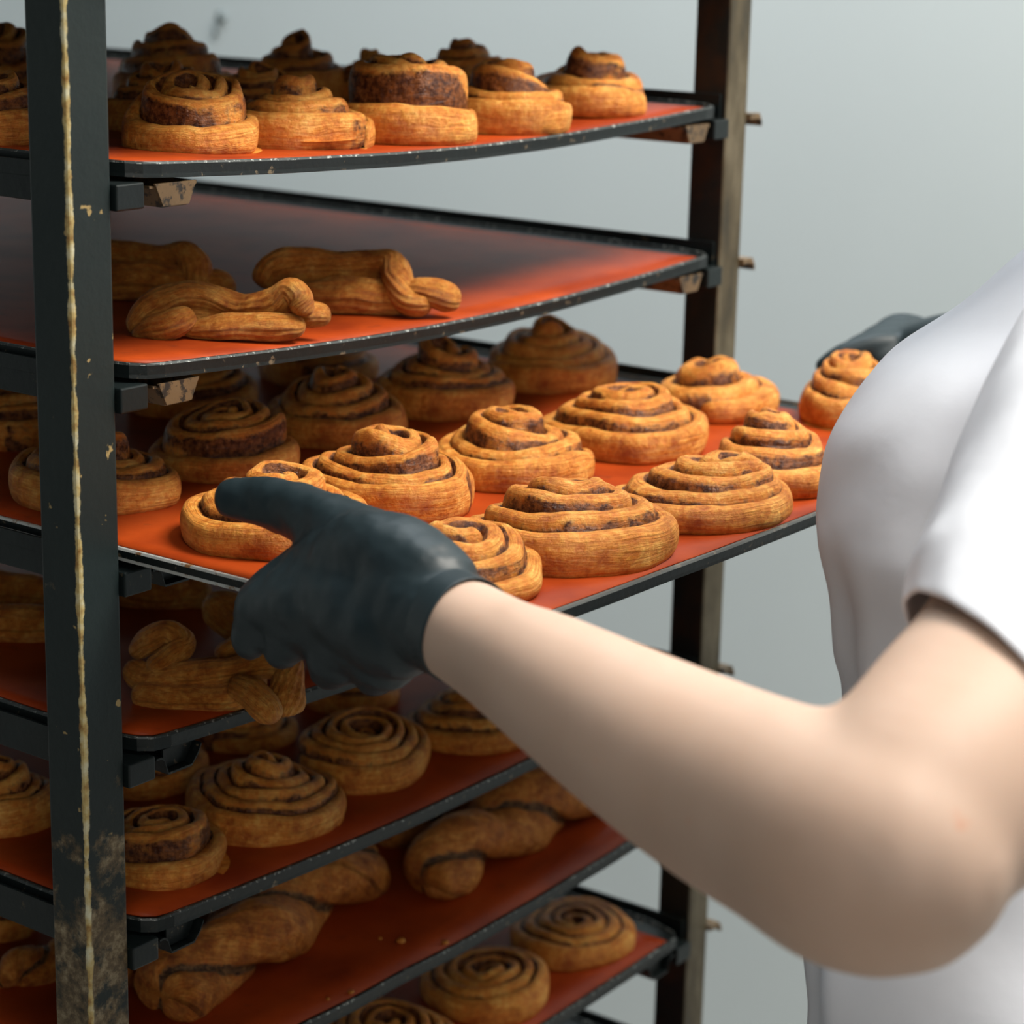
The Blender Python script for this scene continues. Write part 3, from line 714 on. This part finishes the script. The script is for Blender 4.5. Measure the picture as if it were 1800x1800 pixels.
# fingers curl under the tray
UZ = TZ - .012
for i, (u, v, Z, r) in enumerate(KN):
    b = at(u, v, Z); ln = (.95, 1.05, 1.0, .8)[i]
    p1 = b + Vector((.006, .014, -.016)) * ln; p2 = p1 + Vector((.022, .010, -.002)) * ln; p3 = p2 + Vector((.020, .006, .004)) * ln
    p1.z = min(p1.z, UZ - .012); p2.z = UZ - .0115; p3.z = UZ - .0100
    finger(bm, [b, b.lerp(p1, .6), p1, p2, p3], [r, r * .95, .0100, .0092, .0082])
# thumb lies across the pale bun
finger(bm, [at(690, 1000, 1.115), at(610, 945, 1.145), at(535, 903, 1.172), at(470, 884, 1.190), at(412, 876, 1.200)], [.0260, .0200, .0158, .0142, .0116])
# rolled cuff
gl = pp('glove', bm, M_glove); remesh(gl, .0024, 9, .5); gl['label'] = 'black glove gripping the tray rim, thumb over a bun'
tex = bpy.data.textures.new('glove_creases', 'CLOUDS'); tex.noise_scale = .020; tex.noise_depth = 3
dm = gl.modifiers.new('creases', 'DISPLACE'); dm.texture = tex; dm.strength = .0036; dm.texture_coords = 'LOCAL'
bm = bmesh.new()
c0 = at(812, 1106, 1.060); ax = (at(960, 1195, 1.005) - at(800, 1100, 1.065)).normalized()
s_ = ax.cross(Vector((0, 0, 1))).normalized(); u_ = s_.cross(ax)
rings = []
for (d_, rr) in ((-.012, .0254), (-.004, .0260), (.003, .0262), (.0045, .0263), (.0048, .0260), (.0044, .0252)):
    rings.append([bm.verts.new(c0 + ax * (d_ + .0022 * math.sin(2 * a * PI / 20 + 1)) + s_ * rr * math.cos(a * PI / 20) + u_ * rr * math.sin(a * PI / 20)) for a in range(40)])
for r0, r1 in zip(rings, rings[1:]):
    for j in range(40): bm.faces.new((r0[j], r0[(j + 1) % 40], r1[(j + 1) % 40], r1[j]))
pp('glove_cuff', bm, M_glove, gl)
# ---- glove on the far hand, on the right rim
bm = bmesh.new()
PC = at(1625, 603, 1.71); WR = Vector(WRR)
blob(bm, [[*WR, .026, .026], [*WR.lerp(PC, .6), .030, .024], [*PC, .032, .018]], 20)
TIP = at(1462, 634, 1.65)
for i in range(4):
    o_ = Vector((.016, .002, .001)) * (i - 1.2)
    a = PC + o_ * .8; b = at(1560, 598 - 4 * i, 1.71) + o_; c = at(1500 + 8 * i, 614 - 4 * i, 1.71) + o_; e = at(1466 + 18 * i, 634 - 6 * i, 1.71) + o_
    finger(bm, [a, b, c, e], [.0115, .0105, .0092, .0075])
finger(bm, [PC + Vector((-.012, -.02, -.006)), at(1590, 628, 1.69), at(1548, 634, 1.69)], [.012, .011, .009])
g2 = pp('glove', bm, M_glove); remesh(g2, .0026, 8, .5); g2['label'] = 'black glove reaching to the far rim'

# ---- white jacket: torso and sleeve
def loft(bm, rings, close=True):
    rows = [[bm.verts.new(p) for p in r] for r in rings]; n = len(rows[0])
    for r0, r1 in zip(rows, rows[1:]):
        for j in range(n): bm.faces.new((r0[j], r0[(j + 1) % n], r1[(j + 1) % n], r1[j]))
    return rows
SIL = [  # outline of the chest in the photo, widths along x and y
 (1900, 1436, .150, .115), (1800, 1432, .150, .112), (1670, 1426, .150, .108), (1500, 1470, .150, .100), (1350, 1495, .150, .096), (1225, 1503, .152, .096), (1150, 1482, .154, .100), (1050, 1470, .156, .106),
 (960, 1440, .158, .112), (900, 1438, .158, .112), (820, 1455, .156, .106), (740, 1492, .152, .098), (650, 1562, .146, .090), (560, 1682, .135, .082), (460, 1800, .118, .072), (400, 1890, .09, .06), (360, 1960, .062, .055)]
nn = Vector((-.62, .785))
rows = spline([[*at(u, v, 1.19), rx, ry] for v, u, rx, ry in SIL], 4)
rings = []; NS = 72
lowz = rows[0][2]
ext = [[rows[0][0], rows[0][1], z, rows[0][3] + .01 * (i + 1) * .3, rows[0][4]] for i, z in enumerate((-.60, -.56, -.52))]
for r in ext + rows:
    dd = math.hypot(r[3] * nn.x, r[4] * nn.y)
    c = Vector((r[0] - r[3] ** 2 * nn.x / dd, r[1] - r[4] ** 2 * nn.y / dd))
    ring = []
    for j in range(NS):
        a = 2 * PI * j / NS; x = c.x + r[3] * math.cos(a); y = c.y + r[4] * math.sin(a); z = r[2]
        q = Vector((x * 9 + z * 5, y * 9, z * 7))
        f = 1 + .05 * noise.noise(q) + .02 * noise.noise(q * 2.7)
        # button edge fold running down the front
        mk = min(1, max(0, (-.17 - z) / .05)); ce = 2.40 + .9 * (z + .25)
        f += mk * (.045 * math.exp(-((a - ce) / .07) ** 2) - .060 * math.exp(-((a - ce - .20) / .07) ** 2) + .03 * math.exp(-((a - ce - .42) / .10) ** 2))
        f += .012 * math.sin(34 * (z + .10 * a) + 2 * noise.noise(q)) * math.exp(-((a - 3.1) / .6) ** 2) * min(1, max(0, (-.05 - z) / .1))
        ring.append(Vector((c.x + (x - c.x) * f, c.y + (y - c.y) * f, z)))
    rings.append(ring)
bm = bmesh.new(); loft(bm, rings)
jk = pp('jacket', bm, M_shirt)
jk.modifiers.new('fabric', 'SOLIDIFY').thickness = .0018
sb = jk.modifiers.new('smooth', 'SUBSURF'); sb.levels = 1; sb.render_levels = 1
jk['label'] = 'white short-sleeved jacket'
def sleeve(pts, name='sleeve', tilt=0.0):
    P_ = spline(pts, 6); rings = []
    n = len(P_)
    for i, r in enumerate(P_):
        t = (Vector(P_[min(i + 1, n - 1)][:3]) - Vector(P_[max(i - 1, 0)][:3])).normalized()
        s = t.cross(Vector((0, 0, 1))).normalized(); u = s.cross(t); ring = []
        for j in range(56):
            a = 2 * PI * j / 56; f = 1 + .05 * noise.noise(Vector((math.cos(a) * 1.6, math.sin(a) * 1.6, i * .11))) + .02 * noise.noise(Vector((math.cos(a) * 5, math.sin(a) * 5, i * .3)))
            nrm = s * math.cos(a) + u * math.sin(a)
            sh = tilt * max(0, 1 - i / 9) * (nrm.dot(-ROT[2]) + nrm.dot(ROT[0]) * .35)
            ring.append(Vector(r[:3]) + s * r[3] * f * math.cos(a) + u * r[4] * f * math.sin(a) - t * sh)
        rings.append(ring)
    bm = bmesh.new(); loft(bm, rings)
    o = pp(name, bm, M_shirt, jk); o.modifiers.new('fabric', 'SOLIDIFY').thickness = .0022
    sb = o.modifiers.new('smooth', 'SUBSURF'); sb.levels = 1; sb.render_levels = 1
sleeve([px(1778, 1235, .930, .0600, .0600), px(1835, 1130, .955, .0650, .0670), px(1900, 980, .985, .0670, .0690), px(1950, 820, 1.02, .0660, .0700), px(2010, 640, 1.06, .0600, .062), [.26, -.49, -.035, .045, .045]], tilt=.045)
EL2 = SR.lerp(ELR, .55)
sleeve([[*EL2, .062, .062], [*SR.lerp(ELR, .25), .062, .062], [*SR, .056, .056], [.43, -.465, -.035, .045, .045]])
# collar
bm = bmesh.new()
loft(bm, [[Vector((.345 + rx * math.cos(2 * PI * j / 40), -.468 + ry * math.sin(2 * PI * j / 40), z)) for j in range(40)] for z, rx, ry in ((-.02, .075, .066), (.012, .058, .056), (.03, .052, .052), (.014, .068, .066))])
co = pp('collar', bm, M_shirt, jk); co.modifiers.new('fabric', 'SOLIDIFY').thickness = .002
# trousers and shoes, below the frame
bm = bmesh.new()
blob(bm, [[.30, -.47, -.56, .135, .10], [.30, -.47, -.66, .14, .10]], 28, up=Vector((0, 1, 0)))
for s in (-1, 1): blob(bm, [[.30 + s * .07, -.47, -.64, .075, .08], [.30 + s * .08, -.46, -.92, .055, .06], [.30 + s * .085, -.47, FLOOR + .09, .045, .05]], 24, up=Vector((0, 1, 0)))
tr = pp('trousers', bm, M_trouser); remesh(tr, .008, 6)
for s in (-1, 1):
    bm = bmesh.new(); blob(bm, [[.30 + s * .085, -.50, FLOOR + .04, .038, .038], [.30 + s * .085, -.44, FLOOR + .040, .040, .036], [.30 + s * .09, -.36, FLOOR + .028, .038, .026]], 20)
    for v in bm.verts: v.co.z = max(v.co.z, FLOOR + .001)
    pp('shoe', bm, M_under)
